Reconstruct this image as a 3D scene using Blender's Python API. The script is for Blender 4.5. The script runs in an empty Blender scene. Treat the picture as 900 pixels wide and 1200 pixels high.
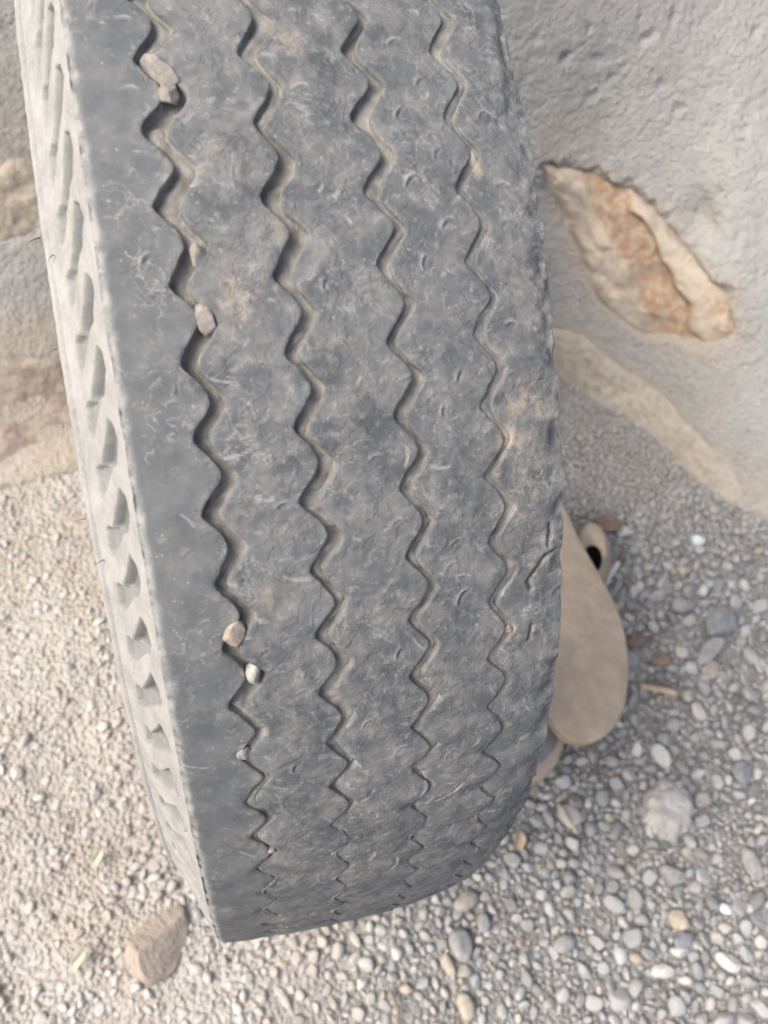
import bpy, math, random
import numpy as np
from mathutils import Matrix, Vector
rng = np.random.default_rng(7)
random.seed(7)
C = bpy.context.scene
COL = C.collection

# ------------------------------------------------------------------ camera
CAM = np.array([-0.0665, -0.4332, 0.9759])
B = np.array([[0.9648, -0.1427, 0.2209], [-0.2318, -0.8583, 0.4579], [0.1243, -0.4930, -0.8611]])
cam_d = bpy.data.cameras.new('camera'); cam = bpy.data.objects.new('camera', cam_d); COL.objects.link(cam)
cam.matrix_world = Matrix([[B[0, 0], -B[0, 1], -B[0, 2], CAM[0]], [B[1, 0], -B[1, 1], -B[1, 2], CAM[1]],
                           [B[2, 0], -B[2, 1], -B[2, 2], CAM[2]], [0, 0, 0, 1]])
cam_d.sensor_fit = 'VERTICAL'; cam_d.sensor_height = 24.0; cam_d.lens = 1007.09 / 1200 * 24
cam_d.clip_start = 0.01; cam_d.clip_end = 500
cam_d.dof.use_dof = True; cam_d.dof.focus_distance = 0.41; cam_d.dof.aperture_fstop = 6.5
C.camera = cam

# ------------------------------------------------------------------ light
SUN_EL, SUN_AZ = math.radians(50), math.radians(185)     # azimuth of the light source measured from +X towards +Y
w = bpy.data.worlds.new('World'); C.world = w; w.use_nodes = True
nt = w.node_tree; nt.nodes.clear()
sky = nt.nodes.new('ShaderNodeTexSky'); sky.sky_type = 'NISHITA'; sky.sun_disc = False
sky.sun_elevation = SUN_EL; sky.sun_rotation = math.pi / 2 - SUN_AZ
sky.air_density = 0.7; sky.dust_density = 6.0; sky.ozone_density = 0.7
bg = nt.nodes.new('ShaderNodeBackground'); bg.inputs['Strength'].default_value = 0.13
ow = nt.nodes.new('ShaderNodeOutputWorld')
nt.links.new(sky.outputs[0], bg.inputs[0]); nt.links.new(bg.outputs[0], ow.inputs[0])
sd = bpy.data.lights.new('sun', 'SUN'); sd.energy = 1.5; sd.angle = math.radians(38); sd.color = (1.0, 0.965, 0.89)
sun = bpy.data.objects.new('sun', sd); COL.objects.link(sun)
sv = Vector((math.cos(SUN_EL) * math.cos(SUN_AZ), math.cos(SUN_EL) * math.sin(SUN_AZ), math.sin(SUN_EL)))
sun.rotation_euler = sv.to_track_quat('Z', 'Y').to_euler(); sun.location = (-3, -1, 4)
C.view_settings.view_transform = 'Standard'; C.view_settings.look = 'None'
C.view_settings.exposure = 1.0; C.view_settings.gamma = 1.0
C.render.engine = 'CYCLES'; C.cycles.max_bounces = 6; C.cycles.diffuse_bounces = 4

# ------------------------------------------------------------------ helpers
def _hash(ix, iy, iz, seed):
    h = (ix.astype(np.int64) * 374761393 + iy.astype(np.int64) * 668265263 + iz.astype(np.int64) * 2147483647 + seed * 1274126177) & 0xffffffff
    h = ((h ^ (h >> 13)) * 1274126177) & 0xffffffff
    h = ((h ^ (h >> 16)) * 2246822519) & 0xffffffff
    return ((h ^ (h >> 15)) & 0xffff) / 32767.5 - 1.0
def noise(P, freq, seed=0, octaves=1):
    out = 0; amp = 1.0; tot = 0
    for o in range(octaves):
        Q = np.asarray(P) * freq + 17.3 * o; i = np.floor(Q).astype(np.int64); f = Q - i; f = f * f * (3 - 2 * f); v = 0
        for dx in (0, 1):
            for dy in (0, 1):
                for dz in (0, 1):
                    wgt = (f[..., 0] if dx else 1 - f[..., 0]) * (f[..., 1] if dy else 1 - f[..., 1]) * (f[..., 2] if dz else 1 - f[..., 2])
                    v = v + wgt * _hash(i[..., 0] + dx, i[..., 1] + dy, i[..., 2] + dz, seed + o)
        out = out + v * amp; tot += amp; amp *= 0.55; freq *= 2.03
    return out / tot
def sstep(a, b, x):
    t = np.clip((x - a) / (b - a), 0, 1); return t * t * (3 - 2 * t)
def mesh_np(name, V, F, mats=(), smooth=True):
    V = np.asarray(V, np.float32).reshape(-1, 3); me = bpy.data.meshes.new(name)
    if isinstance(F, np.ndarray):
        n, k = F.shape
        me.vertices.add(len(V)); me.vertices.foreach_set('co', V.ravel())
        me.loops.add(n * k); me.loops.foreach_set('vertex_index', F.astype(np.int32).ravel())
        me.polygons.add(n); me.polygons.foreach_set('loop_start', np.arange(0, n * k, k, dtype=np.int32))
        me.update(calc_edges=True)
    else:
        me.from_pydata([tuple(map(float, v)) for v in V], [], F); me.update()
    if smooth: me.shade_smooth()
    for m in mats: me.materials.append(m)
    return me
def grid_faces(n, m, wrap=False):
    i = np.arange(n if wrap else n - 1)[:, None]; j = np.arange(m - 1)[None]
    i2 = (i + 1) % n
    return np.stack([i * m + j, i2 * m + j, i2 * m + j + 1, i * m + j + 1], -1).reshape(-1, 4)
def attr(me, name, val):
    a = me.attributes.new(name, 'FLOAT', 'POINT'); a.data.foreach_set('value', np.asarray(val, np.float32).ravel())
def link(name, me, parent=None):
    o = bpy.data.objects.new(name, me); COL.objects.link(o); o.parent = parent; return o
def tag(o, label=None, cat=None, group=None, kind=None):
    for k, v in (('label', label), ('category', cat), ('group', group), ('kind', kind)):
        if v: o[k] = v
    return o

class Mat:
    def __init__(s, name, rough=0.9, spec=0.3):
        s.m = bpy.data.materials.new(name); s.m.use_nodes = True; s.t = s.m.node_tree; s.t.nodes.clear()
        s.out = s.n('ShaderNodeOutputMaterial'); s.b = s.n('ShaderNodeBsdfPrincipled')
        s.t.links.new(s.b.outputs[0], s.out.inputs[0])
        s.b.inputs['Roughness'].default_value = rough; s.b.inputs['Specular IOR Level'].default_value = spec
        s.co = s.n('ShaderNodeTexCoord').outputs['Object']; s.h = None
    def n(s, t): return s.t.nodes.new(t)
    def set(s, sock, v):
        if hasattr(v, 'is_output') or hasattr(v, 'links'): s.t.links.new(v, sock)
        else:
            if isinstance(v, (tuple, list)) and len(v) == 3 and sock.type == 'RGBA': v = (*v, 1)
            sock.default_value = v
    def noise(s, scale, detail=4, rough=.55, dist=0, co=None):
        x = s.n('ShaderNodeTexNoise'); x.inputs['Scale'].default_value = scale; x.inputs['Detail'].default_value = detail
        x.inputs['Roughness'].default_value = rough; x.inputs['Distortion'].default_value = dist; s.t.links.new(co or s.co, x.inputs['Vector']); return x.outputs[0]
    def vor(s, scale, feat='F1', co=None, out='Distance'):
        x = s.n('ShaderNodeTexVoronoi'); x.feature = feat; x.inputs['Scale'].default_value = scale; s.t.links.new(co or s.co, x.inputs['Vector']); return x.outputs[out]
    def ramp(s, v, *st, interp='LINEAR'):
        x = s.n('ShaderNodeValToRGB'); x.color_ramp.interpolation = interp; e = x.color_ramp.elements
        while len(e) < len(st): e.new(0.5)
        for k, (p, c) in enumerate(st):
            e[k].position = p; e[k].color = (c, c, c, 1) if not isinstance(c, tuple) else (*c, 1)
        s.set(x.inputs[0], v); return x.outputs[0]
    def mix(s, f, a, b, mode='MIX'):
        x = s.n('ShaderNodeMix'); x.data_type = 'RGBA'; x.blend_type = mode
        s.set(x.inputs[0], f); s.set(x.inputs[6], a); s.set(x.inputs[7], b); return x.outputs[2]
    def math(s, op, a, b=0.0, clamp=False):
        x = s.n('ShaderNodeMath'); x.operation = op; x.use_clamp = clamp; s.set(x.inputs[0], a); s.set(x.inputs[1], b); return x.outputs[0]
    def attr(s, name, typ='GEOMETRY', out='Fac'):
        x = s.n('ShaderNodeAttribute'); x.attribute_name = name; x.attribute_type = typ; return x.outputs[out]
    def color(s, v): s.set(s.b.inputs['Base Color'], v)
    def bump(s, h, dist, strength=1.0):
        x = s.n('ShaderNodeBump'); x.inputs['Distance'].default_value = dist; x.inputs['Strength'].default_value = strength
        s.set(x.inputs['Height'], h)
        if s.h: s.t.links.new(s.h, x.inputs['Normal'])
        s.h = x.outputs[0]; s.t.links.new(s.h, s.b.inputs['Normal'])

# ------------------------------------------------------------------ materials
def rubber_mat():
    M = Mat('worn_dusty_rubber', 0.75, 0.35)
    big = M.noise(26, 6, .65, .3); mid = M.noise(95, 6, .65, .2); fine = M.noise(900, 4, .7)
    base = M.mix(M.ramp(big, (.35, 0.), (.65, 1.)), (.068, .076, .083), (.118, .126, .130))
    base = M.mix(M.ramp(mid, (.42, 0.), (.66, .7)), base, (.20, .199, .187))
    base = M.mix(M.ramp(M.noise(230, 5, .7, .4), (.54, 0.), (.72, .6)), base, (.30, .292, .275))
    rib = M.attr('rib')                         # smooth outer rib keeps a bluer, cleaner rubber
    base = M.mix(M.math('MULTIPLY', rib, .62), base, M.mix(M.ramp(M.noise(70, 5, .6), (.4, 0.), (.66, .6)), (.089, .099, .106), (.16, .165, .163)))
    # hairline drying cracks
    wob = M.n('ShaderNodeVectorMath'); wob.operation = 'MULTIPLY_ADD'; nz = M.n('ShaderNodeTexNoise'); nz.inputs['Scale'].default_value = 60; nz.inputs['Detail'].default_value = 4
    M.t.links.new(M.co, nz.inputs['Vector']); M.t.links.new(nz.outputs['Color'], wob.inputs[0]); wob.inputs[1].default_value = (.02, .02, .02); M.t.links.new(M.co, wob.inputs[2])
    cr = M.ramp(M.vor(75, 'DISTANCE_TO_EDGE', wob.outputs[0]), (0., 1.), (.035, 0.))
    cr = M.math('MULTIPLY', M.math('MULTIPLY', cr, M.math('SUBTRACT', 1.0, rib)), M.ramp(M.noise(30, 3), (.55, 0.), (.66, 1.)))
    base = M.mix(M.math('MULTIPLY', cr, .28), base, (.06, .06, .06))
    # pale specks and scuffs
    sp = M.ramp(M.vor(330), (.0, 1.), (.13, 1.), (.20, 0.))
    sp = M.math('MULTIPLY', sp, M.ramp(M.noise(120, 3), (.52, 0.), (.62, 1.)))
    base = M.mix(M.math('MULTIPLY', sp, .45), base, (.36, .35, .33))
    base = M.mix(M.math('MULTIPLY', M.attr('scuff'), .8), base, (.40, .395, .38))
    tanf = M.math('MULTIPLY', M.attr('tan'), M.ramp(M.noise(150, 7, .8, .5), (.44, 0.), (.58, 1.)), True)
    base = M.mix(M.math('MULTIPLY', tanf, .75), base, (.34, .285, .225))
    rd = M.ramp(M.math('ABSOLUTE', M.math('SUBTRACT', M.noise(85, 4, .6, .6), .5)), (.0, 1.), (.010, .6), (.022, 0.))
    rd = M.math('MULTIPLY', M.math('MULTIPLY', rd, M.ramp(M.noise(38, 4, .6), (.50, 0.), (.60, 1.))), M.ramp(M.noise(300, 3), (.4, .2), (.6, 1.)))
    base = M.mix(M.math('MULTIPLY', rd, .55), base, (.36, .355, .335))
    dirt = M.mix(M.ramp(M.noise(150, 5), (.35, 0.), (.65, 1.)), (.15, .143, .128), (.28, .266, .24))
    base = M.mix(M.math('MULTIPLY', M.attr('groove'), .9), base, dirt)
    base = M.mix(M.math('MULTIPLY', M.attr('edge'), M.ramp(M.noise(160, 5, .7), (.38, .1), (.58, 1.))), base, (.30, .297, .28))
    M.color(base)
    # relief: peeled contour steps, grain
    st = M.ramp(M.noise(42, 4, .5, .3), (.0, 0.), (.46, 0.), (.475, .5), (.57, .5), (.585, 1.))
    st2 = M.ramp(M.noise(105, 4, .5, .3), (.0, 0.), (.52, 0.), (.545, 1.), (1., 1.))
    inv = M.math('SUBTRACT', 1.0, M.math('MULTIPLY', rib, .75))
    M.bump(M.math('MULTIPLY', st, inv), .00040, .8)
    M.bump(M.math('MULTIPLY', st2, inv), .00015, .7)
    M.bump(M.math('SUBTRACT', M.math('MULTIPLY', mid, inv), M.math('MULTIPLY', cr, .35)), .0005, .7)
    M.bump(fine, .00025, .7)
    return M.m
def sidewall_mat():
    M = Mat('dust_caked_sidewall_rubber', 0.9, 0.2)
    a = M.noise(60, 5, .6); b = M.noise(500, 4, .7)
    c = M.mix(M.ramp(a, (.35, 0.), (.65, 1.)), (.225, .226, .216), (.315, .314, .30))
    c = M.mix(M.ramp(b, (.35, 0.), (.75, .35)), c, (.43, .428, .41))
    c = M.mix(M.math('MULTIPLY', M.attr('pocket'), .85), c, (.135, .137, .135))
    M.color(c); M.bump(a, .0006, .5); M.bump(b, .0003, .8); return M.m
def plain_rubber():
    M = Mat('inner_rubber', .8, .3); M.color(M.mix(M.ramp(M.noise(40, 5), (.4, 0.), (.65, 1.)), (.05, .05, .052), (.16, .155, .148))); return M.m
def cement_mat():
    M = Mat('rough_cement_mortar', .95, .15)
    a = M.noise(9, 5, .6); b = M.noise(55, 6, .65); c_ = M.noise(330, 4, .7)
    c = M.mix(M.ramp(a, (.38, 0.), (.62, 1.)), (.39, .392, .375), (.45, .448, .425))
    c = M.mix(M.ramp(b, (.42, 0.), (.70, .8)), c, (.50, .49, .46))
    c = M.mix(M.math('MULTIPLY', M.attr('warm'), .8), c, (.47, .41, .335))
    c = M.mix(M.math('MULTIPLY', M.attr('pale'), .7), c, (.56, .545, .52))
    sp = M.math('MULTIPLY', M.ramp(M.vor(150), (0., 1.), (.16, 1.), (.25, 0.)), M.ramp(M.noise(70, 3), (.50, 0.), (.60, 1.)))
    c = M.mix(M.ramp(c_, (.30, .45), (.48, 0.)), c, (.27, .265, .25))
    c = M.mix(M.math('MULTIPLY', sp, .8), c, (.13, .125, .115))  # dark grain specks, also painting small shadows into the mortar
    M.color(c)
    M.bump(M.ramp(M.vor(170), (0., 1.), (.75, 0.)), .003, .6); M.bump(M.ramp(M.vor(75), (0., 1.), (.7, .1)), .004, .35); M.bump(M.noise(120, 3, .6), .0015, .4); M.bump(b, .002, .4); M.bump(c_, .003, 1.); return M.m
def stone_mat(name, c1, c2, c3, stain=0.6):
    M = Mat(name, .85, .25)
    a = M.noise(26, 6, .65, .6); b = M.noise(90, 5, .7); c_ = M.noise(260, 4, .7)
    c = M.mix(M.ramp(a, (.40, 0.), (.60, 1.)), c1, c2)
    sf = M.math('MULTIPLY', M.ramp(b, (.48, 0.), (.66, 1.)), stain)
    if name.startswith('tan_orange'): sf = M.math('MULTIPLY', M.math('ADD', M.ramp(b, (.40, .15), (.60, 1.)), .1), M.attr('stain'), True)
    c = M.mix(sf, c, c3)
    c = M.mix(M.ramp(c_, (.55, 0.), (.75, .3)), c, (.22, .17, .12))
    M.color(c); M.bump(a, .012, .7); M.bump(b, .003, .8); M.bump(c_, .0008, .8); return M.m
def pebble_mat():
    M = Mat('pebble_stone', .85, .25)
    col = M.attr('pcol', 'INSTANCER', 'Color')
    n = M.noise(3, 5, .7); n2 = M.noise(14, 4, .7)
    c = M.mix(M.ramp(n, (.35, .0), (.65, .5)), col, M.mix(.5, col, (.5, .49, .47)))
    c = M.mix(M.ramp(n2, (.5, 0.), (.75, .35)), c, (.50, .485, .455))
    M.color(c); M.bump(n2, .12, .35); return M.m
def solid_pebble(name, c1, c2):
    M = Mat(name, .8, .3); n = M.noise(160, 5, .65); n2 = M.noise(700, 4, .7)
    M.color(M.mix(M.ramp(n, (.38, 0.), (.62, 1.)), c1, c2)); M.bump(n, .0012, .5); M.bump(n2, .0004, .6); return M.m
def ground_mat():
    M = Mat('dusty_ground', .95, .15)
    a = M.noise(6, 5, .6); b = M.noise(60, 6, .7); c_ = M.noise(420, 4, .75)
    side = M.attr('pale')
    c = M.mix(M.ramp(b, (.35, 0.), (.68, 1.)), (.185, .183, .174), (.33, .326, .31))
    p = M.mix(M.ramp(b, (.35, 0.), (.68, 1.)), (.38, .36, .33), (.50, .475, .44))
    p = M.mix(M.ramp(a, (.42, 0.), (.62, .7)), p, (.38, .33, .275))
    c = M.mix(side, c, p)
    c = M.mix(M.ramp(c_, (.45, 0.), (.75, .35)), c, (.46, .445, .41))
    M.color(c); M.bump(M.ramp(M.vor(170), (0., 1.), (.75, 0.)), .005, .9); M.bump(b, .005, .6); M.bump(c_, .001, 1.); return M.m
def sole_mat(name, c1, c2):
    M = Mat(name, .85, .2); a = M.noise(45, 5, .6); b = M.noise(600, 4, .7); d = M.noise(200, 3, .6)
    c = M.mix(M.ramp(a, (.38, 0.), (.62, 1.)), c1, c2)
    c = M.mix(M.ramp(d, (.62, 0.), (.72, .6)), c, (.20, .16, .12))
    c = M.mix(M.ramp(b, (.5, 0.), (.8, .4)), c, (.48, .41, .325))
    M.color(c); M.bump(b, .0006, .7); M.bump(a, .002, .4); return M.m
RUB, SIDE, INNER, CEM = rubber_mat(), sidewall_mat(), plain_rubber(), cement_mat()
ORANGE = stone_mat('tan_orange_stone', (.44, .375, .295), (.58, .505, .405), (.40, .26, .165), .85)
CREAM = stone_mat('cream_stone', (.41, .368, .305), (.48, .435, .365), (.31, .255, .20), .7)
BROWN = stone_mat('brown_stone', (.30, .255, .215), (.38, .33, .28), (.22, .17, .135), .6)
BLUEG = stone_mat('blue_grey_stone', (.28, .285, .288), (.36, .358, .35), (.33, .30, .27), .4)
TANR = stone_mat('loose_tan_rock', (.34, .295, .245), (.44, .39, .335), (.28, .225, .175), .5)
SANDM = sole_mat('tan_foam_rubber', (.375, .305, .228), (.45, .375, .288))
FOOT = sole_mat('grey_footbed', (.17, .175, .18), (.24, .24, .24))
BLACK = Mat('strap_hole_shade', .8, .2); BLACK.color((.012, .014, .017)); BLACK = BLACK.m  # near-black colour stands in for the shade inside the strap opening
PEB = pebble_mat(); GRD = ground_mat()

# ------------------------------------------------------------------ wall shape
XB = [-2.6, -1.6, -.8, -.45, -.3, -.2, -.11, .11, .3, .47, .5, .544, .604, .66, .717, .9, 1.2, 2.2, 3.2]
YB = [.40, .36, .30, .23, .20, .215, .235, .235, .29, .30, .283, .2175, .16, .035, -.017, -.12, -.25, -.42, -.5]
_xs = np.linspace(-2.6, 3.2, 1200); _ys = np.interp(_xs, XB, YB); _k = np.ones(7) / 7
_ys = np.convolve(np.pad(_ys, 3, 'edge'), _k, 'valid')
def wall_base(x): return np.interp(x, _xs, _ys)
def wall_pt(x, t):
    x = np.asarray(x, float); t = np.asarray(t, float)
    yb = wall_base(x); e = np.interp(x, [.2, .6], [.6, .9]); yt = np.interp(x, [-2.6, -1.6, .11, .6, 3.2], [.5, .47, .45, .47, .5])
    tt = np.clip(t, 0, 1); y = yb + (yt - yb) * tt ** e + np.clip(-t, 0, 1) * -.05
    z = .5 * np.minimum(t, 1.7)
    y = y + np.clip(t - 1.7, 0, 9) * .9
    return np.stack([x + 0 * t, y, z], -1)
def wall_nrm(x, t):
    e = 1e-3; a = wall_pt(x + e, t) - wall_pt(x - e, t); b = wall_pt(x, t + e) - wall_pt(x, t - e)
    n = np.cross(a, b); n /= np.linalg.norm(n, axis=-1, keepdims=True) + 1e-12; return n
# stone outlines in wall coordinates (along, up)
STONES = [
 ('orange', [(.428, .560), (.469, .540), (.510, .530), (.548, .526), (.594, .480), (.620, .440), (.640, .410), (.662, .400), (.674, .325), (.650, .283), (.617, .234), (.589, .205), (.559, .222), (.532, .240), (.507, .326), (.472, .443)], .016, ORANGE),
 ('cream', [(.455, -.05), (.455, .10), (.50, .115), (.529, .128), (.559, .105), (.600, .098), (.640, .085), (.675, .060), (.690, .02), (.69, -.05), (.64, -.08), (.55, -.08)], .008, CREAM),
 ('tan', [(-.36, .50), (-.33, .66), (-.25, .70), (-.17, .66), (-.13, .58), (-.14, .52), (-.20, .48), (-.29, .46)], .005, CREAM),
 ('brown', [(-.42, .04), (-.40, .20), (-.33, .24), (-.24, .235), (-.18, .20), (-.155, .12), (-.17, .05), (-.26, .02), (-.34, .02)], .005, BROWN),
 ('far_a', [(-.80, .05), (-.80, .32), (-.62, .38), (-.46, .30), (-.44, .10), (-.55, .02)], .03, BROWN),
 ('far_b', [(-.78, .42), (-.76, .72), (-.60, .80), (-.42, .72), (-.42, .50), (-.55, .42)], .03, CREAM),
 ('far_c', [(.80, .30), (.82, .62), (1.0, .72), (1.2, .6), (1.2, .35), (1.0, .22)], .03, ORANGE),
 ('far_d', [(1.30, .02), (1.28, .35), (1.45, .48), (1.70, .40), (1.72, .1), (1.5, -.02)], .03, BROWN),
]
def poly_in(px_, py_, poly):
    poly = np.array(poly); ins = np.zeros(px_.shape, bool); dmin = np.full(px_.shape, 9.)
    for k in range(len(poly)):
        a, b = poly[k], poly[(k + 1) % len(poly)]
        c = ((a[1] > py_) != (b[1] > py_)) & (px_ < (b[0] - a[0]) * (py_ - a[1]) / (b[1] - a[1] + 1e-12) + a[0]); ins ^= c
        d = b - a; t = np.clip(((px_ - a[0]) * d[0] + (py_ - a[1]) * d[1]) / (d @ d), 0, 1)
        dmin = np.minimum(dmin, np.hypot(px_ - a[0] - t * d[0], py_ - a[1] - t * d[1]))
    return np.where(ins, -dmin, dmin)
def build_wall():
    root = bpy.data.objects.new('stone_wall', None); COL.objects.link(root); root.location = (0, 0, 0)
    tag(root, 'rubble stone wall smeared with rough grey cement mortar standing behind the tyre', 'wall')
    xs = np.concatenate([np.arange(-2.6, -.42, .03), np.arange(-.42, -.1, .005), np.arange(-.1, .3, .010), np.arange(.3, .86, .0026), np.arange(.86, 1.2, .01), np.arange(1.2, 3.2, .04)])
    ts = np.concatenate([[-.3], np.arange(-.1, 1.12, .0068), np.arange(1.12, 1.7, .03), np.arange(1.7, 2.2, .05)])
    X, T = np.meshgrid(xs, ts, indexing='ij'); P = wall_pt(X, T); N = wall_nrm(X, T)
    Q = P.copy()
    crumb = np.clip(sstep(.60, .72, T - .10 * (X - .45)) * sstep(.25, .35, X) + .75 * sstep(.56, .64, X + .12 * (T - .4)) * sstep(.15, .40, T), 0, 1)
    crumb = np.maximum(crumb, .55 * (X < .2))
    d = .008 * noise(Q, 6, 3, 2) + .0012 * noise(Q, 60, 5, 3)
    lump = noise(Q, 105, 11, 3); pit = noise(Q, 48, 15, 2)
    d += crumb * (.0009 * lump - .004 * sstep(.3, .65, pit) + .0007 * noise(Q, 240, 4, 2)) * np.where(X < .2, .35, 1)
    # a lip of mortar hanging over the exposed stone, ragged below
    st = np.array(STONES[0][1]); dist = poly_in(X + .010 * noise(Q, 45, 8, 2), T + .03 * noise(Q, 55, 9, 2), st)
    above = sstep(-.02, .03, T - np.interp(X, [.43, .56, .67], [.50, .44, .33]))
    d += .006 * above * np.exp(-np.clip(dist, 0, 1) / .05) * (dist > 0)
    d += .005 * np.exp(-((dist - .012) / .014) ** 2) * above * noise(Q, 120, 21, 2)
    SOFT = ('cream', 'tan', 'brown')
    for nm, poly, bl, mt in STONES:
        dd = poly_in(X + .006 * noise(Q, 60, 31, 2), T + .012 * noise(Q, 60, 33, 2), poly); d -= {'cream': .003, 'tan': .003, 'brown': .003}.get(nm, .009) * sstep(.010, -.016, dd)
    # ragged dark notch beside the stone
    d -= .020 * np.exp(-(((X - .628) / .016) ** 2 + ((T - .52) / .045) ** 2)) * (1 + .5 * pit)
    P = P + N * d[..., None]
    me = mesh_np('mortar', P, grid_faces(len(xs), len(ts)), [CEM])
    warm = np.exp(-((T - .03) / .10) ** 2) * sstep(.2, .4, X) * .7 + .8 * np.exp(-((dist) / .02) ** 2) + .5 * sstep(.25, .6, noise(Q, 9, 41, 2))
    warm = np.maximum(warm, .9 * sstep(.0, -.15, X) * (.45 + 1.0 * noise(Q, 9, 47, 2)) + .6 * sstep(.48, .42, X) * sstep(.35, .3, T))
    dc = poly_in(X, T, STONES[1][1]); warm = np.maximum(warm, .85 * np.exp(-np.clip(dc, 0, 9) / .05) * (X > .3) * (.7 + .6 * noise(Q, 25, 49, 3)))
    attr(me, 'warm', np.clip(warm, 0, 1)); attr(me, 'pale', np.clip(sstep(.72, 1.0, T) * crumb, 0, 1))  # pale paints the lit upper part of the mortar lighter
    link('mortar', me, root)
    # back body of the wall so that it has thickness
    xb = np.linspace(-2.6, 3.2, 30); prof = [(.62, .848), (1.0, .848), (1.0, -.1)]
    V = [(x, y + .12, z) for x in xb for (y, z) in prof]
    link('wall_back', mesh_np('wall_back', V, grid_faces(len(xb), 3), [CEM], False), root)
    for nm, poly, bulge, mt in STONES:
        poly = np.array(poly); ctr = poly.mean(0); na, nr = 120, 34
        # resample the outline evenly and round it
        seg = np.linalg.norm(np.roll(poly, -1, 0) - poly, axis=1); L = np.concatenate([[0], np.cumsum(seg)]); q = np.linspace(0, L[-1], na, endpoint=False)
        pp = np.vstack([poly, poly[:1]]); o = np.stack([np.interp(q, L, pp[:, 0]), np.interp(q, L, pp[:, 1])], -1)
        for _ in range(3): o = (np.roll(o, 1, 0) + o * 2 + np.roll(o, -1, 0)) / 4
        on = np.concatenate([o, np.zeros((na, 1))], 1); o = o + np.stack([.010 * noise(on, 26, 201, 3), .026 * noise(on, 24, 202, 3)], -1) * (1.0 if nm in SOFT else .55)
        o = ctr + (o - ctr) * 1.05
        rr = np.sin(np.linspace(0, math.pi / 2, nr)); rho = np.concatenate([rr, rr[::-1][1:]])
        fr = np.concatenate([np.ones(nr), -np.ones(nr - 1)])
        xt = ctr + rho[:, None, None] * (o - ctr)[None]
        Pp = wall_pt(xt[..., 0], xt[..., 1]); Np = wall_nrm(xt[..., 0], xt[..., 1])
        rim = {'cream': -.004, 'tan': -.005, 'brown': -.005}.get(nm, -.008)
        off = np.where(fr > 0, bulge * (1 - rho ** 4) + rim, -.013 - .05 * np.sqrt(np.clip(1 - rho ** 2, 0, 1)))[:, None]
        off = off + (fr > 0)[:, None] * (.007 * noise(Pp, 22, 60, 3) + .0025 * noise(Pp, 90, 61, 3)) * (1 - rho ** 8)[:, None]
        if nm == 'orange':    # layered faces running along the stone
            v = (xt[..., 1] - .54) + 2.6 * (xt[..., 0] - .438) + .05 * noise(Pp, 28, 3, 2)
            off = off + (fr > 0)[:, None] * (1 - rho ** 8)[:, None] * (.007 * sstep(.05, .0, v) - .007 * sstep(.10, .125, v) + .011 * sstep(.255, .275, v) + .002 * noise(Pp, 120, 9, 3))
        V = (Pp + Np * off[..., None]).reshape(-1, 3)
        me = mesh_np('stone', V, np.concatenate([grid_faces(len(rho), na), np.stack([np.arange(len(rho) - 1) * na + na - 1, np.arange(1, len(rho)) * na + na - 1, np.arange(1, len(rho)) * na, np.arange(len(rho) - 1) * na], -1)]), [mt])
        if nm == 'orange': attr(me, 'stain', np.clip(sstep(.09, .13, v) * sstep(.29, .26, v) + .9 * np.exp(-(((xt[..., 0] - .66) / .02) ** 2 + ((xt[..., 1] - .36) / .05) ** 2)), 0, 1) * (fr > 0)[:, None])
        link('stone', me, root)
build_wall()

# ------------------------------------------------------------------ ground
def ground_h(x, y):
    P = np.stack([x, y, 0 * x], -1)
    return -.004 + .006 * noise(P, 5, 71, 3) * sstep(3, 1.5, np.abs(x)) + .012 * sstep(.15, -.15, x) * noise(P, 14, 72, 3) + .0018 * noise(P, 70, 73, 2)
def build_ground():
    xs = np.concatenate([-np.geomspace(40, 1.0, 20), np.arange(-.95, 1.4, .0075), np.geomspace(1.45, 40, 20)])
    ys = np.concatenate([-np.geomspace(40, 1.2, 20), np.arange(-1.15, .45, .0075), np.geomspace(.5, 40, 20)])
    X, Y = np.meshgrid(xs, ys, indexing='ij'); Z = ground_h(X, Y)
    me = mesh_np('ground', np.stack([X, Y, Z], -1), grid_faces(len(xs), len(ys)), [GRD])
    pale = sstep(.16, -.12, X + .05 * noise(np.stack([X, Y, Z], -1), 6, 5, 2)); pale = np.maximum(pale, .45 * sstep(-.10, .10, Y)); attr(me, 'pale', pale)  # left side paler: dust tone with its brighter light painted in
    tag(link('ground', me), kind='structure')
build_ground()

# ------------------------------------------------------------------ tyre
R, HW, DROP, DROP6 = .40202, .085, .005978, .0265
PITCH, TH0, PHI = 2 * math.pi / 90, .1528, math.radians(28)
AMP = .0042
GS = [-.0537, -.0169, .0212, .0565]; GW = [.0040, .0034, .0028, .0024]; GD = [.0052, .0040, .0032, .0025]
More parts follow.
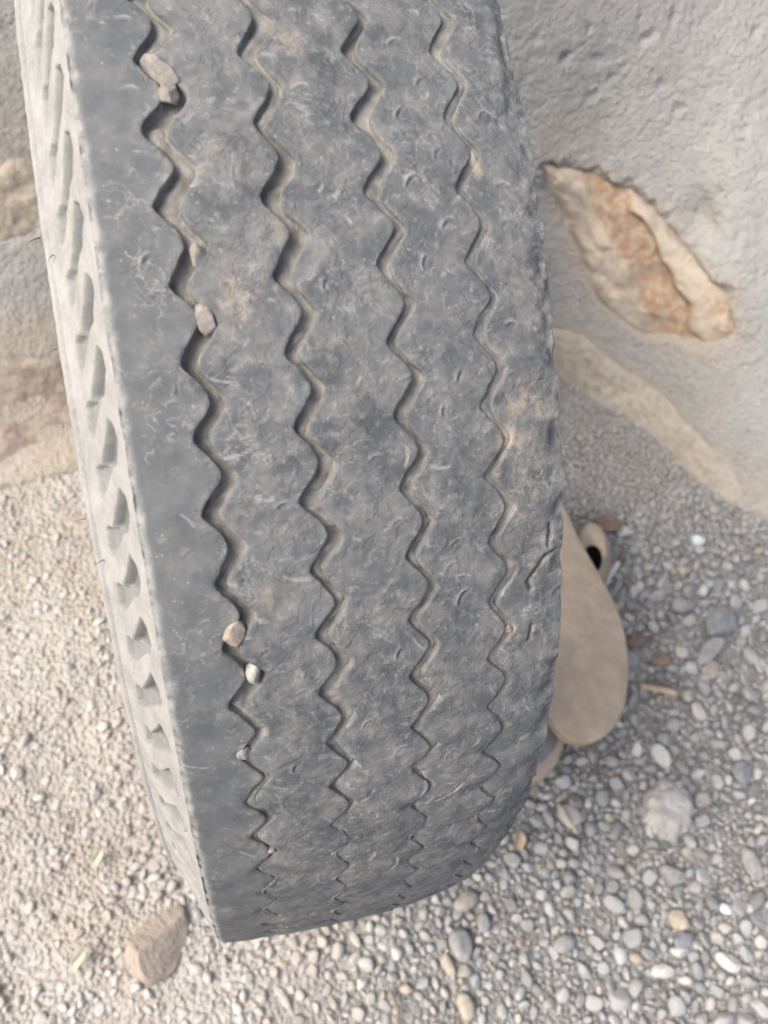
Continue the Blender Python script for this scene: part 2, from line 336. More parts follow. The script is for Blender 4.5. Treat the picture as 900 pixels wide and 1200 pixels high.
# angles: theta measured on the tyre from the direction facing the viewer; world angle = theta - PHI
th_f = np.linspace(.42, -1.78, 1120); th_c = np.linspace(-1.78, .42 - 2 * math.pi, 262)[1:-1]
TH = np.concatenate([th_f, th_c])
def zig(th):
    a = 2 * math.pi * (th - TH0) / PITCH
    return -AMP * np.arcsin(.80 * np.cos(a)) / math.asin(.80)
def radius(s, th):
    q = s / HW; t = th if np.ndim(th) else np.full(np.shape(s), th)
    tw = np.where(t < -math.pi, t + 2 * math.pi, t)
    fade = np.clip((-tw - .6), 0, 1) * (tw > -2.6) 
    return R - DROP * q ** 2 - DROP6 * np.clip(q, 0, 9) ** 6 * fade
def world(s, r, th):
    a = th - PHI; return np.stack([s + 0 * r, r * np.sin(a), R + r * np.cos(a)], -1)
def frame(s, th, dr=0.):
    r = float(radius(np.array(s), np.array(th))) + dr; a = th - PHI
    ez = Vector((0, math.sin(a), math.cos(a))); ex = Vector((1, 0, 0)); ey = ez.cross(ex)
    M = Matrix((ex, ey, ez)).transposed().to_4x4(); M.translation = Vector((s, r * math.sin(a), R + r * math.cos(a))); return M
CUTS = [(-.0658,.1929),(-.0667,.1209),(-.0671,.0469),(-.0675,-.0322),(-.0667,-.0702),(-.0552,-.1142),(.0441,.1879),(.0347,.1589),(.0437,.1189),(.0334,.0869),(.0680,.0839),(.0458,.0469),(.0334,.0188),(.0445,-.0232),(.0343,-.0532),(.0684,.0108),(.0658,-.0592),(.0645,-.1242),(.0437,-.1643),(.0360,-.1943),(.0117,-.3004),(.0352,-.3324),(.0339,-.3594),(.0104,-.4414),(-.0680,-.3034),(-.0663,-.3774),(-.0773,-.2903),(-.0049,.1089),(-.0045,-.0662),(-.0671,-.1653),(.0347,-.6035),(.0096,-.5755),(.0053,-.2383),(-.0322,-.2713),(.0390,-.3914),(-.0449,-.4194),(-.0053,-.5265),(-.0360,-.5715),(-.0181,-.7486)]
TANS = [(-.0390,-.0732,.006,.9),(-.0352,-.0592,.006,.8),(-.0028,-.1202,.0035,.7),(-.0407,-.3544,.0055,.8),(-.0049,.1609,.006,.6),(.0675,-.1943,.0055,1.3),(.0778,-.2073,.0035,1.2),(.0624,-.2353,.005,1.1),(.0752,-.2773,.0065,1.2),(.0573,-.3054,.004,1.),(.0535,-.7566,.003,1.2),(-.0219,-.0122,.005,.6),(.0573,-.445,.004,1.3),(.060,.03,.003,1.2),(.0570,-.150,.004,.9),(-.060,-.68,.006,.5),(-.078,-.87,.006,.8)]
CRACKS = [[(.0820,-.3604),(.0769,-.3644),(.0718,-.3774),(.0684,-.3894)],[(.0790,-.3294),(.0778,-.3534)],[(.0709,-.4434),(.0697,-.4624)],[(.0684,-.3894),(.0700,-.4)]]
def build_tyre():
    root = bpy.data.objects.new('truck_tyre', None); COL.objects.link(root); root.location = (0, 0, 0)
    tag(root, 'worn black truck tyre with four zigzag tread grooves standing upright on the gravel', 'tyre')
    # columns: even 0.75 mm plus rows placed exactly at each groove's lip and foot
    cols = list(np.arange(-HW, HW + 1e-6, .00078)); cols[-1] = HW
    for s0, gw in zip(GS, GW):
        cols = [c for c in cols if not (gw * .55 < abs(c - s0) < gw * 1.30)]
        for k in (.6, .78, .86, .93, 1.0, 1.08, 1.22): cols += [s0 - gw * k, s0 + gw * k]
    S0 = np.array(sorted(cols)); S, T = np.meshgrid(S0, TH, indexing='xy')
    wgt = sstep(HW, .066, np.abs(S)); tw = np.where(T < -math.pi, T + 2 * math.pi, T)
    P0 = world(S, np.full(S.shape, R), T)
    dep = np.zeros(S.shape); gro = np.zeros(S.shape); Sw = S + zig(T) * wgt
    low = sstep(-.36, -.74, T) * (T > -2.2)                       # grooves pinch shut lower down
    for gi, (s0, gw, gd) in enumerate(zip(GS, GW, GD)):
        ca = 2 * math.pi * (T - TH0) / PITCH
        thr = np.stack([T * .4, 0 * T + gi, 0 * T], -1)
        nl = noise(thr, 160, 80 + gi, 3); nr_ = noise(thr, 160, 90 + gi, 3)
        wsc = (1 + .22 * np.sin(ca) * (1 - low)) * (1 - .60 * low) * (1 + .34 * noise(thr, 28, 99 + gi, 2))
        x = (S - s0) / gw; near = np.exp(-np.clip(np.abs(x) - 1, 0, 9) * 1.3)
        ca = 2 * math.pi * (T - TH0) / PITCH; cR = 1 - 2 * np.sqrt(np.cos(ca / 2) ** 2 + .004); cL = -(1 - 2 * np.sqrt(np.sin(ca / 2) ** 2 + .004)); z0 = zig(T) / AMP
        Sw += AMP * .30 * np.where(x < 0, cL - z0, cR - z0) * near * sstep(0, .5, np.abs(x))
        Sw += np.where(x < 0, nl * .0011, nr_ * .0010) * near + (wsc - 1) * gw * np.clip(x, -1, 1) * near
        prof = 1 - sstep(.86, 1.0, np.abs(x))
        dsc = (1 - .30 * low - .50 * sstep(-.60, -.92, T) * (T > -2.2)) * (1 - .75 * low * sstep(-.15, .25, noise(thr, 34, 150 + gi, 2))) * (1 + .22 * noise(thr, 20, 66 + gi, 2))
        dep = np.maximum(dep, prof * gd * dsc * (1 - .25 * np.exp(-((x - 0) / .9) ** 2) * (noise(thr, 45, 140 + gi, 2) > .1)) + .0003 * (1 - sstep(1.0, 1.2, np.abs(x))))
        dep = dep + .0015 * low * np.exp(-np.clip(x - .9, 0, 9) / 1.1) * (x > 0) * sstep(.8, 1.1, x) * (.5 + .5 * np.sin(ca + .6)) * (x < 4)
        fill = .0009 * noise(P0, 260, 70 + gi, 2) * prof; dep = dep + fill
        gro = np.maximum(gro, 1 - sstep(.88, 1.0, np.abs(x)))
        if gi == 3:
            pk = sstep(0., .5, noise(thr, 18, 123, 2)) * prof; dep = dep - pk * gd * .45
    Pn = world(Sw, np.full(S.shape, R), T)
    rib = sstep(-.058, -.064, S)
    rough = 1 - .7 * rib
    h = .00045 * noise(Pn, 45, 31, 2) + rough * (.00022 * noise(Pn, 170, 32, 3) + .00022 * (sstep(.02, .08, noise(Pn, 60, 33, 3)) - .5) + .00018 * (sstep(.10, .16, noise(Pn, 110, 34, 3)) - .5))
    # lobes: each tooth of the ribs bulges, stronger lower down
    a = 2 * math.pi * (T - TH0) / PITCH
    for s0 in GS: h += -.0008 * (.3 + low) * np.exp(-((S - s0) / .006) ** 2) * (1 + np.cos(a)) * .5
    scuff = np.zeros(S.shape)
    def stamp(s, th, rad, wid, depth, ang, span):
        nonlocal h, scuff
        i0 = np.searchsorted(-TH[:1120], -(th + (rad + .004) / R)); i1 = np.searchsorted(-TH[:1120], -(th - (rad + .004) / R))
        if i1 <= i0: return
        sl = slice(i0, i1); dx = Sw[sl] - s; dy = (T[sl] - th) * R
        rr = np.hypot(dx, dy); an = np.arctan2(dy, dx) - ang; an = (an + math.pi) % (2 * math.pi) - math.pi
        m = 1 - sstep(span * .7, span, np.abs(an)); u = rr - rad
        cut = np.exp(-(u / wid) ** 2) * m; h[sl] -= depth * cut
        h[sl] += depth * .5 * np.exp(-((u - wid * 1.7) / (wid * 1.2)) ** 2) * m
        scuff[sl] = np.maximum(scuff[sl], .8 * np.exp(-((u - wid * 1.9) / (wid * .9)) ** 2) * m)
    for k, (s, th) in enumerate(CUTS):
        stamp(s + .002, th - .004, random.uniform(.003, .0048), random.uniform(.0005, .0007), random.uniform(.0005, .0012), random.uniform(1.4, 2.9), random.uniform(.45, 1.1))
    for k in range(190):
        s = random.uniform(-.083, .083); th = random.uniform(.25, -1.1)
        if s < -.06 and random.random() < .6: continue
        stamp(s, th, random.choice((random.uniform(.001, .003), random.uniform(.006, .02))), random.uniform(.0003, .0006), random.uniform(.0002, .0008), random.uniform(-3.1, 3.1), random.uniform(.10, .6))
    for cr in CRACKS:
        for (p, q) in zip(cr[:-1], cr[1:]):
            a_ = np.array([p[0], p[1] * R]); b_ = np.array([q[0], q[1] * R]); sl = slice(0, 1120)
            X = Sw[sl] + .0006 * noise(Pn[sl], 300, 5); Y = T[sl] * R; d = b_ - a_; t = np.clip(((X - a_[0]) * d[0] + (Y - a_[1]) * d[1]) / (d @ d), 0, 1)
            dd = np.hypot(X - a_[0] - t * d[0], Y - a_[1] - t * d[1]); h[sl] -= .0035 * np.exp(-(dd / .00055) ** 2)
    # chipped right shoulder
    h -= .003 * sstep(.076, .085, S) * np.clip(noise(Pn, 110, 51, 3) * 1.6 + .35, 0, 1.3) * (1 - .0 * S)
    h -= .0016 * sstep(-.0822, -.085, S) + .0012 * sstep(-.0815, -.0845, S) * np.clip(noise(Pn, 130, 57, 3) * 1.8 + .1, 0, 1)
    gm = 1 - gro
    rr = radius(S, T) - dep + h * (gm * .9 + .1)
    edge = (S0 == S0[0]) | (S0 == S0[-1])
    Sw = Sw + np.where(S < -.0842, .0005 * noise(Pn, 170, 53, 3), 0) + np.where(S > .083, .0012 * noise(Pn, 120, 52, 3), 0)
    rr[:, 0] = radius(S[:, 0], T[:, 0]) - .0016
    P = world(Sw, rr, T)
    me = mesh_np('tread', P, grid_faces(len(TH), len(S0), True), [RUB])
    attr(me, 'groove', np.clip(gro * sstep(.0006, .0025, dep), 0, 1)); attr(me, 'rib', rib); attr(me, 'edge', .9 * sstep(-.0805, -.0846, S + .0016 * noise(Pn, 200, 6))); attr(me, 'scuff', np.clip(scuff * gm * .8, 0, 1))
    tan = np.zeros(S.shape)
    for (s, th, rad, st) in TANS: tan += st * np.exp(-(((Sw - s) / rad) ** 2 + ((tw - th) * R / rad) ** 2) * .7)
    tan += .30 * sstep(.2, .7, noise(Pn, 30, 44, 3)) * (1 - rib); attr(me, 'tan', np.clip(tan, 0, 1.2))
    link('tread', me, root)
    Lb, Rb = P[:, 0], P[:, -1]
    # sidewalls
    for side, bound in ((-1, Lb), (1, Rb)):
        kp = [(0, 0), (.0006, .0010), (.0016, .0030), (.0040, .0092), (.0078, .0200), (.0120, .0310), (.0158, .0400), (.0180, .0440), (.0190, .0453), (.0192, .0460), (.0186, .0466), (.0187, .0472), (.0207, .0477), (.0217, .0484), (.0221, .0496), (.0221, .0512), (.0216, .0522), (.0216, .0534), (.0226, .0545), (.0232, .060), (.0243, .070), (.0246, .085), (.021, .105), (.015, .130), (.004, .160), (-.006, .182), (-.008, .192)]
        kp = np.array(kp); L = np.concatenate([[0], np.cumsum(np.hypot(*(kp[1:] - kp[:-1]).T))])
        Lf = np.interp(.066, kp[:, 1], L); Lm = np.interp(.043, kp[:, 1], L); Q = np.concatenate([np.arange(0, Lm, .00075 if side < 0 else .0018), np.arange(Lm, Lf, .00042 if side < 0 else .0012), np.linspace(Lf, L[-1], 14)])
        ds = np.interp(Q, L, kp[:, 0]); dr = np.interp(Q, L, kp[:, 1])
        e = 1e-4; ts_ = np.interp(Q + e, L, kp[:, 0]) - np.interp(Q - e, L, kp[:, 0]); tr_ = np.interp(Q + e, L, kp[:, 1]) - np.interp(Q - e, L, kp[:, 1])
        nl_ = np.hypot(ts_, tr_) + 1e-12; ns, nr_ = tr_ / nl_, ts_ / nl_       # outward normal (s outward, r outward)
        DS, T2 = np.meshgrid(ds, TH); DR = np.meshgrid(dr, TH)[0]; NS = np.meshgrid(ns, TH)[0]; NR = np.meshgrid(nr_, TH)[0]
        r0 = np.linalg.norm(bound - np.array([0, 0, R]) - bound * [1, 0, 0], axis=1)[:, None]
        fade = np.exp(-DR / .03)
        rb = (R - DROP - .0016) + (r0 - (R - DROP - .0016)) * fade
        s_ = (HW + DS)
        # slanted pockets, one per tread pitch
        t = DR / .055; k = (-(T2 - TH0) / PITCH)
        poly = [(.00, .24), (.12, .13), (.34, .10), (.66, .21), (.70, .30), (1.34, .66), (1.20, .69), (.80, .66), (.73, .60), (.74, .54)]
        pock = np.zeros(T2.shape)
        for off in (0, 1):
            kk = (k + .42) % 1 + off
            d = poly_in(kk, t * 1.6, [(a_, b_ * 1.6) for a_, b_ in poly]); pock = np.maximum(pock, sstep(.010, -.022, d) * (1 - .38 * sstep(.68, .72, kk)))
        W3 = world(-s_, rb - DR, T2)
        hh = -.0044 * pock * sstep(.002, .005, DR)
        hh += .00022 * np.sin(T2 * R / .0009 * math.pi) * np.exp(-((DR - .0488) / .0016) ** 4) * (TH[:, None] > -1.78)
        hh += .0005 * noise(W3, 90, 21, 3) * sstep(.001, .004, DR) + .0002 * noise(W3, 400, 22, 2) * sstep(.001, .004, DR)
        hh *= sstep(0, .0012, DR)
        s_ = s_ + NS * hh; r_ = rb - DR + NR * hh
        s_ = np.where(DR == 0, np.abs(bound[:, :1]), s_)
        V = world(side * s_, r_, T2)
        F = grid_faces(len(TH), len(Q), True)
        if side < 0: F = F[:, ::-1]
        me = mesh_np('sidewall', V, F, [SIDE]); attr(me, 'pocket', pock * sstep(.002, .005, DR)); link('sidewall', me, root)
    # bead rings and liner (hidden inside, but there)
    tc = TH[::6]; n = len(tc)
    for side in (-1, 1):
        ring = [(HW - .009, .192), (HW - .008, .200), (HW - .016, .204), (HW - .024, .198), (HW - .022, .186)]
        V = np.stack([world(side * (a + 0 * tc), R - DROP - b + 0 * tc, tc) for a, b in ring], 1)
        link('bead', mesh_np('bead', V, grid_faces(n, len(ring), True), [INNER]), root)
    pr = [(-(HW - .022), .186), (-(HW + .012), .10), (-(HW + .006), .05), (-(HW - .01), .022), (0, .020), (HW - .01, .045), (HW + .006, .06), (HW + .012, .10), (HW - .022, .186)]
    V = np.stack([world(a + 0 * tc, R - DROP - b + 0 * tc, tc) for a, b in pr], 1)
    link('inner_liner', mesh_np('inner_liner', V, grid_faces(n, len(pr), True), [INNER]), root)
    # moulding whiskers on the sidewall
    def whisker(th, dr, ln, ds):
        c = world(np.array(-(HW + ds)), np.array(R - DROP - dr), np.array(th)); pts = []
        d = np.array([-1, random.uniform(-.1, .1), random.uniform(-.05, .3)]); d /= np.linalg.norm(d)
        for i in range(4):
            q = c + d * ln * i / 3 + np.array([0, 0, -.0004 * i * i]); rad = .00035 * (1 - .2 * i)
            for j in range(5): pts.append(q + rad * np.array([0, math.cos(j * 1.2566), math.sin(j * 1.2566)]))
        F = [(i * 5 + j, i * 5 + (j + 1) % 5, i * 5 + 5 + (j + 1) % 5, i * 5 + 5 + j) for i in range(3) for j in range(5)]
        link('rubber_whisker', mesh_np('rubber_whisker', np.array(pts), F, [INNER]), root)
    for th, dr, ds, ln in ((.055, .056, .0235, .006), (-.08, .056, .0235, .005), (-.29, .056, .0235, .006), (-.435, .056, .0235, .003), (-.58, .056, .0235, .006), (-.335, .044, .018, .004), (.02, .044, .018, .003)): whisker(th, dr, ln, ds)
build_tyre()

# ------------------------------------------------------------------ stones and pebbles
def ico(sub):
    import bmesh
    bm = bmesh.new(); bmesh.ops.create_icosphere(bm, subdivisions=sub, radius=1)
    V = np.array([v.co[:] for v in bm.verts]); F = np.array([[v.index for v in f.verts] for f in bm.faces]); bm.free(); return V, F
ICO = {k: ico(k) for k in (2, 3, 4, 5)}
def rock_mesh(name, sub, dims, seed, lump=.18, facet=0., fine=.03, mat=None, cuts=0):
    V, F = ICO[sub]; V = V.copy(); rs = np.random.default_rng(seed)
    d = 1 + lump * noise(V + seed, 1.1, seed, 2) + fine * noise(V + seed, 4, seed + 5, 3)
    V *= d[:, None]
    for _ in range(cuts):
        n = rs.normal(size=3); n /= np.linalg.norm(n); lim = rs.uniform(.45, .8) if name == 'rock' else rs.uniform(.55, .85); q = V @ n; V -= np.clip(q - lim, 0, 9)[:, None] * n * .93
    V *= np.array(dims); me = mesh_np(name, V, F, [mat] if mat else []); return me
peb_col = bpy.data.collections.new('pebble_kinds')
for k in range(14):
    me = rock_mesh('pebble_kind', 3 if k < 10 else 2, (1, random.uniform(.68, .95), random.uniform(.5, .8)), 100 + k, .22 if k < 8 else .3, 0, .05, PEB, cuts=2 if k < 7 else 5)
    o = bpy.data.objects.new('pebble_kind_%02d' % k, me); peb_col.objects.link(o)
KEEP = []   # (x, y, r) kept free for individually built things
def build_gravel():
    def size_field(x, y):      # 0 fine .. 1 coarse
        P = np.stack([x, y, 0 * x], -1)
        f = .35 + .75 * sstep(.10, .42, x) * sstep(.05, -.15, y) + .22 * noise(P, 7, 7, 2)
        f = np.where(x < .05, .34 + .25 * noise(P, 7, 8, 2), f)
        f = f - .22 * sstep(-.12, .1, y) + .25 * sstep(-.30, -.5, y) * sstep(.25, .4, x)
        return np.clip(f, 0, 1)
    pts, scl, col = [], [], []
    cell = .012; gridd = {}
    def ok(x, y, r, fac):
        ci, cj = int(x // cell), int(y // cell); k = int((r + .016) // cell) + 1
        for i in range(ci - k, ci + k + 1):
            for j in range(cj - k, cj + k + 1):
                for (a, b, q) in gridd.get((i, j), ()):
                    if (a - x) ** 2 + (b - y) ** 2 < (fac * (q + r)) ** 2: return False
        return True
    def put(x, y, r): gridd.setdefault((int(x // cell), int(y // cell)), []).append((x, y, r))
    for (x, y, r) in KEEP: put(x, y, r)
    def batch(n, rlo, rhi, fac, xr=(-.62, 1.0), yr=(-.85, .34), lvl=0.):
        X = rng.uniform(*xr, n); Y = rng.uniform(*yr, n); SF = size_field(X, Y); RR = rng.uniform(rlo, rhi, n)
        YB_ = wall_base(X); U = rng.uniform(0, 1, n); MK = noise(np.stack([X, Y, 0 * X], -1), 13, 19, 2); MK2 = noise(np.stack([X, Y, 0 * X], -1), 9, 39, 2) + .6 * np.exp(-(((X - .21) / .10) ** 2 + ((Y + .47) / .06) ** 2))
        for x, y, sf, r, yb, u, mk, mk2 in zip(X, Y, SF, RR, YB_, U, MK, MK2):
            if y > yb + .01: continue
            if r > .0042 + .0085 * sf: continue
            pm = sstep(.20, -.05, x) * sstep(-.75, .0, mk)
            if u < .90 * pm and r < .0085: continue
            if r > .0045 and x > .08 and u < .8 * sstep(.05, .4, mk2): continue
            if not ok(x, y, r, fac): continue
            put(x, y, r); pts.append((x, y, lvl)); scl.append(r)
    batch(4500, .0082, .0118, .84); batch(16000, .0060, .0082, .82); batch(48000, .0042, .0062, .80)
    batch(95000, .0027, .0042, .78); batch(60000, .0016, .0027, .80)
    n = len(pts); P = np.array(pts); s = np.array(scl)
    P[:, 2] = ground_h(P[:, 0], P[:, 1]) + s * (.30 - .28 * sstep(.2, -.05, P[:, 0]) + rng.uniform(-.35, .35, n))
    sc = s[:, None] * rng.uniform(.85, 1.2, (n, 3)) * np.array([1.05, 1, .9])
    rot = np.stack([rng.normal(0, .45, n), rng.normal(0, .45, n), rng.uniform(0, 6.28, n)], -1)
    g = rng.normal(.335, .062, n).clip(.16, .50); u = rng.uniform(0, 1, n)
    c = np.stack([g * .98, g * .995, g * .985], -1)
    b = (u < .22); c[b] = np.stack([g * .93, g * .98, g * 1.0], -1)[b] * .86
    b = (u > .70) & (u < .82); c[b] = np.stack([g * 1.12, g * 1.07, g * .99], -1)[b]
    b = (u >= .82) & (u < .835); c[b] = np.array([.36, .31, .25]) * rng.uniform(.8, 1.15, b.sum())[:, None]
    b = (u >= .982); c[b] = np.array([.52, .51, .48]) * rng.uniform(.85, 1.1, b.sum())[:, None]
    pale = sstep(.16, -.10, P[:, 0])[:, None]; dust = np.array([.50, .475, .44]) * rng.uniform(.82, 1.12, n)[:, None]  # left grains paler: dust plus the stronger light put into the colour
    tn = noise(P, 9, 77, 3)[:, None]; dust = dust * (1 + .50 * tn * np.array([.6, 1., 1.35])); c = c * (1 - .72 * pale) + dust * .72 * pale
    near = (sstep(-.10, .10, P[:, 1]) * .6)[:, None]; c = c * (1 - near) + np.array([.43, .425, .405]) * near
    me = mesh_np('gravel', P, [], [PEB]); 
    for nm, arr in (('psc', sc), ('prot', rot), ('pcol', c)):
        a = me.attributes.new(nm, 'FLOAT_VECTOR', 'POINT'); a.data.foreach_set('vector', np.asarray(arr, np.float32).ravel())
    a = me.attributes.new('pidx', 'INT', 'POINT'); idx = np.where(s > .0035, rng.integers(0, 10, n), rng.integers(10, 14, n)); a.data.foreach_set('value', idx.astype(np.int32))
    o = link('gravel', me)
    tag(o, 'loose grey river gravel with pale and tan grains covering the dusty ground', 'gravel', kind='stuff')
    ng = bpy.data.node_groups.new('gravel_scatter', 'GeometryNodeTree')
    ng.interface.new_socket('Geometry', in_out='INPUT', socket_type='NodeSocketGeometry'); ng.interface.new_socket('Geometry', in_out='OUTPUT', socket_type='NodeSocketGeometry')
    N, Lk = ng.nodes, ng.links; gi = N.new('NodeGroupInput'); go = N.new('NodeGroupOutput'); ip = N.new('GeometryNodeInstanceOnPoints'); ci = N.new('GeometryNodeCollectionInfo')
    ci.inputs['Collection'].default_value = peb_col; ci.inputs['Separate Children'].default_value = True; ci.inputs['Reset Children'].default_value = True
    def na(name, typ):
        q = N.new('GeometryNodeInputNamedAttribute'); q.data_type = typ; q.inputs['Name'].default_value = name; return q.outputs[0]
    e2r = N.new('FunctionNodeEulerToRotation'); Lk.new(na('prot', 'FLOAT_VECTOR'), e2r.inputs[0])
    Lk.new(gi.outputs[0], ip.inputs['Points']); Lk.new(ci.outputs[0], ip.inputs['Instance']); ip.inputs['Pick Instance'].default_value = True
    Lk.new(na('pidx', 'INT'), ip.inputs['Instance Index']); Lk.new(e2r.outputs[0], ip.inputs['Rotation']); Lk.new(na('psc', 'FLOAT_VECTOR'), ip.inputs['Scale']); Lk.new(ip.outputs[0], go.inputs[0])
    md = o.modifiers.new('scatter', 'NODES'); md.node_group = ng
    print('gravel', n)

PM = {'white': solid_pebble('white_pebble', (.42, .41, .385), (.54, .53, .50)), 'bright': solid_pebble('bright_white_pebble', (.56, .59, .61), (.70, .73, .76)),
      'grey': solid_pebble('grey_pebble', (.23, .23, .228), (.31, .31, .305)), 'slate': solid_pebble('slate_pebble', (.17, .185, .20), (.25, .265, .275)),
      'tan': solid_pebble('tan_pebble', (.33, .29, .235), (.44, .40, .34)), 'rust': solid_pebble('rust_pebble', (.17, .125, .095), (.26, .20, .155)), 'dust': solid_pebble('dusty_pebble', (.25, .23, .205), (.36, .34, .31))}
GP = [  # x, y, half sizes, turn, colour, label
 (.5026, .0004, (.013, .009, .008), .2, 'white', 'large white oval pebble just right of the brown leaf behind the slipper strap'),
 (.5586, -.0706, (.009, .009, .007), .4, 'tan', 'cream round pebble on fine gravel between the wall foot and the dark flat stone'),
 (.4920, -.0780, (.007, .006, .006), .4, 'white', 'small white pebble lying between the cigarette end and the dark flat stone'),
 (.4389, -.4618, (.008, .005, .005), -.6, 'bright', 'brightest bluish white pebble among the grey gravel at lower right'),
 (.3820, -.4600, (.0125, .0105, .008), -.3, 'tan', 'oval beige pebble left of the brightest white pebble'),
 (.3488, -.5014, (.017, .0075, .007), -.15, 'white', 'long pale pebble like a bean near the bottom edge of the gravel'),
 (.3715, -.4887, (.012, .006, .006), -.3, 'white', 'flat white pebble leaning on a dark pebble beside the long pale pebble'),
 (.3800, -.4790, (.013, .009, .007), .3, 'slate', 'dark slate pebble against the flat white pebble'),
 (.1247, -.4429, (.006, .013, .005), .25, 'tan', 'thin cream shell-like pebble upright below the tyre tread'),
 (.1310, -.4830, (.010, .013, .008), .2, 'tan', 'rounded cream pebble below the thin shell-like pebble'),
 (.1431, -.4271, (.012, .018, .010), 0., 'grey', 'long dark grey pebble directly below the tyre edge beside the thin cream pebble'),
 (.4321, -.2900, (.010, .015, .010), .1, 'white', 'upright whitish oblong pebble above the cement lump'),
 (.5241, -.3301, (.015, .014, .009), .3, 'slate', 'round blue grey pebble by the right edge level with the cement lump'),
 (.4896, -.4240, (.010, .020, .009), .15, 'grey', 'long tapering grey pebble at the right edge below the cement lump'),
 (.3930, -.4150, (.015, .012, .009), -.5, 'grey', 'smooth blue grey oval pebble below the cement lump'),
 (.2500, -.4530, (.012, .009, .008), .2, 'grey', 'squarish light grey pebble in the dusty patch below the slippers'),
 (.1600, -.3900, (.015, .009, .008), .3, 'dust', 'pale rounded pebble touching the shadow under the lower tyre edge'),
 (.4200, -.5100, (.014, .009, .008), -.7, 'white', 'pale mottled oblong pebble right of the long bean-like pebble'),
 (.5380, -.1150, (.017, .012, .010), .1, 'grey', 'light grey pebble just above the dark flat stone'),
 (.5750, -.1020, (.008, .008, .007), .1, 'white', 'small chalky pebble behind the light grey pebble above the dark flat stone'),
 (.6000, -.0280, (.010, .009, .007), .1, 'bright', 'bright round white pebble close to the foot of the wall'),
 (.5400, -.2050, (.013, .012, .010), .1, 'dust', 'beige grey round pebble just below the dark flat stone'),
 (.4400, -.1700, (.014, .012, .010), .6, 'grey', 'chalky grey pebble between the slipper sole and the rusty brown chip'),
]
for (x, y, d, rz, c, lab) in GP: KEEP.append((x, y, max(d[:2]) * .85))
KEEP += [(.4132, -.3509, .026), (.5697, -.1577, .026), (-.1591, -.3489, .035), (.552, -.178, .02), (.4513, -.0565, .008)]
build_gravel()
def gz(x, y): return float(ground_h(np.array(x), np.array(y)))
for k, (x, y, d, rz, c, lab) in enumerate(GP):
    me = rock_mesh('pebble', 4, d, 300 + k, .16, 0, .03, PM[c], cuts=4); o = link('pebble', me)
    o.location = (x, y, gz(x, y) + d[2] * .55); o.rotation_euler = (random.uniform(-.15, .15), random.uniform(-.15, .15), rz); tag(o, lab, 'pebble', 'larger pebbles lying in the gravel')
# larger lone stones
me = rock_mesh('rock', 5, (.030, .038, .032), 533, .24, 0, .07, TANR, cuts=9); o = link('rock', me); o.location = (-.160, -.356, .003); o.rotation_euler = (.25, .35, -.75)
tag(o, 'angular tan rock lying on pale gravel left of the lower tyre edge', 'rock')
LUMP = stone_mat('dried_cement', (.36, .358, .335), (.46, .455, .43), (.28, .275, .26), .4)
me = rock_mesh('mortar_lump', 5, (.034, .030, .018), 640, .24, 0, .20, LUMP, cuts=1); o = link('mortar_lump', me); o.location = (.4132, -.3509, .008); o.rotation_euler = (0, .05, .6)
tag(o, 'crumbly light grey lump of dried cement lying on the gravel', 'cement lump')
me = rock_mesh('flat_stone', 5, (.027, .019, .009), 655, .20, 0, .03, PM['slate'], cuts=3); o = link('flat_stone', me); o.location = (.578, -.150, .005); o.rotation_euler = (0, .08, .8)
tag(o, 'dark grey flat stone half sunk in the gravel right of the slippers', 'stone')
me = rock_mesh('flat_stone', 4, (.025, .011, .007), 656, .20, 0, .03, PM['grey'], cuts=3); o = link('flat_stone', me); o.location = (.548, -.181, .004); o.rotation_euler = (0, -.05, .55)
tag(o, 'mid grey flat stone lying along the lower side of the dark flat stone', 'stone')
me = rock_mesh('stone_chip', 4, (.015, .010, .006), 657, .2, 0, .05, PM['rust'], cuts=5); o = link('stone_chip', me); o.location = (.478, -.182, .008); o.rotation_euler = (0, 0, -.2)
tag(o, 'rusty brown stone chip above the broken wooden stick', 'stone')
# pebbles wedged in the tread
WM = {'dust': solid_pebble('groove_pebble', (.19, .172, .152), (.30, .278, .25)), 'tan': solid_pebble('beige_groove_pebble', (.26, .222, .18), (.37, .325, .275)), 'white': solid_pebble('pale_groove_pebble', (.30, .29, .265), (.43, .42, .39))}
WEDGE = [(-.0530, .1400, (.0034, .0080, .0034), .62, 'dust', 'long grey brown pebble wedged at the top of the leftmost tread groove'),
 (-.0508, .1190, (.0032, .0050, .0030), -.25, 'dust', 'rounded pale pebble wedged just below the long one in the leftmost groove'),
 (-.0500, -.0312, (.0026, .0044, .0026), -.2, 'dust', 'small dusty pebble wedged in the leftmost groove above the tan patch'),
 (-.0500, -.0892, (.0032, .0052, .0032), .25, 'dust', 'smooth oval pebble wedged in the leftmost groove beside the tan patch'),
 (-.0558, -.3904, (.0036, .0056, .0034), -.5, 'tan', 'beige oval pebble wedged in the lower part of the leftmost groove'),
 (-.0502, -.4394, (.0032, .0046, .0034), .2, 'white', 'angular whitish pebble wedged just below the beige one'),
 (-.0575, -.5425, (.0030, .0036, .0024), .5, 'dust', 'flat grey pebble lodged at the left lip of the leftmost groove near the bottom'),
 (.0590, .0448, (.0022, .0038, .0020), .1, 'tan', 'small tan pebble wedged high in the rightmost tread groove'),
 (-.0520, -.7186, (.0026, .0022, .0018), .1, 'tan', 'tiny tan grit lodged lowest in the leftmost groove'),
 (.0590, -.4440, (.0020, .0022, .0014), .1, 'tan', 'tiny yellowish straw-coloured chip stuck in the rightmost groove')]
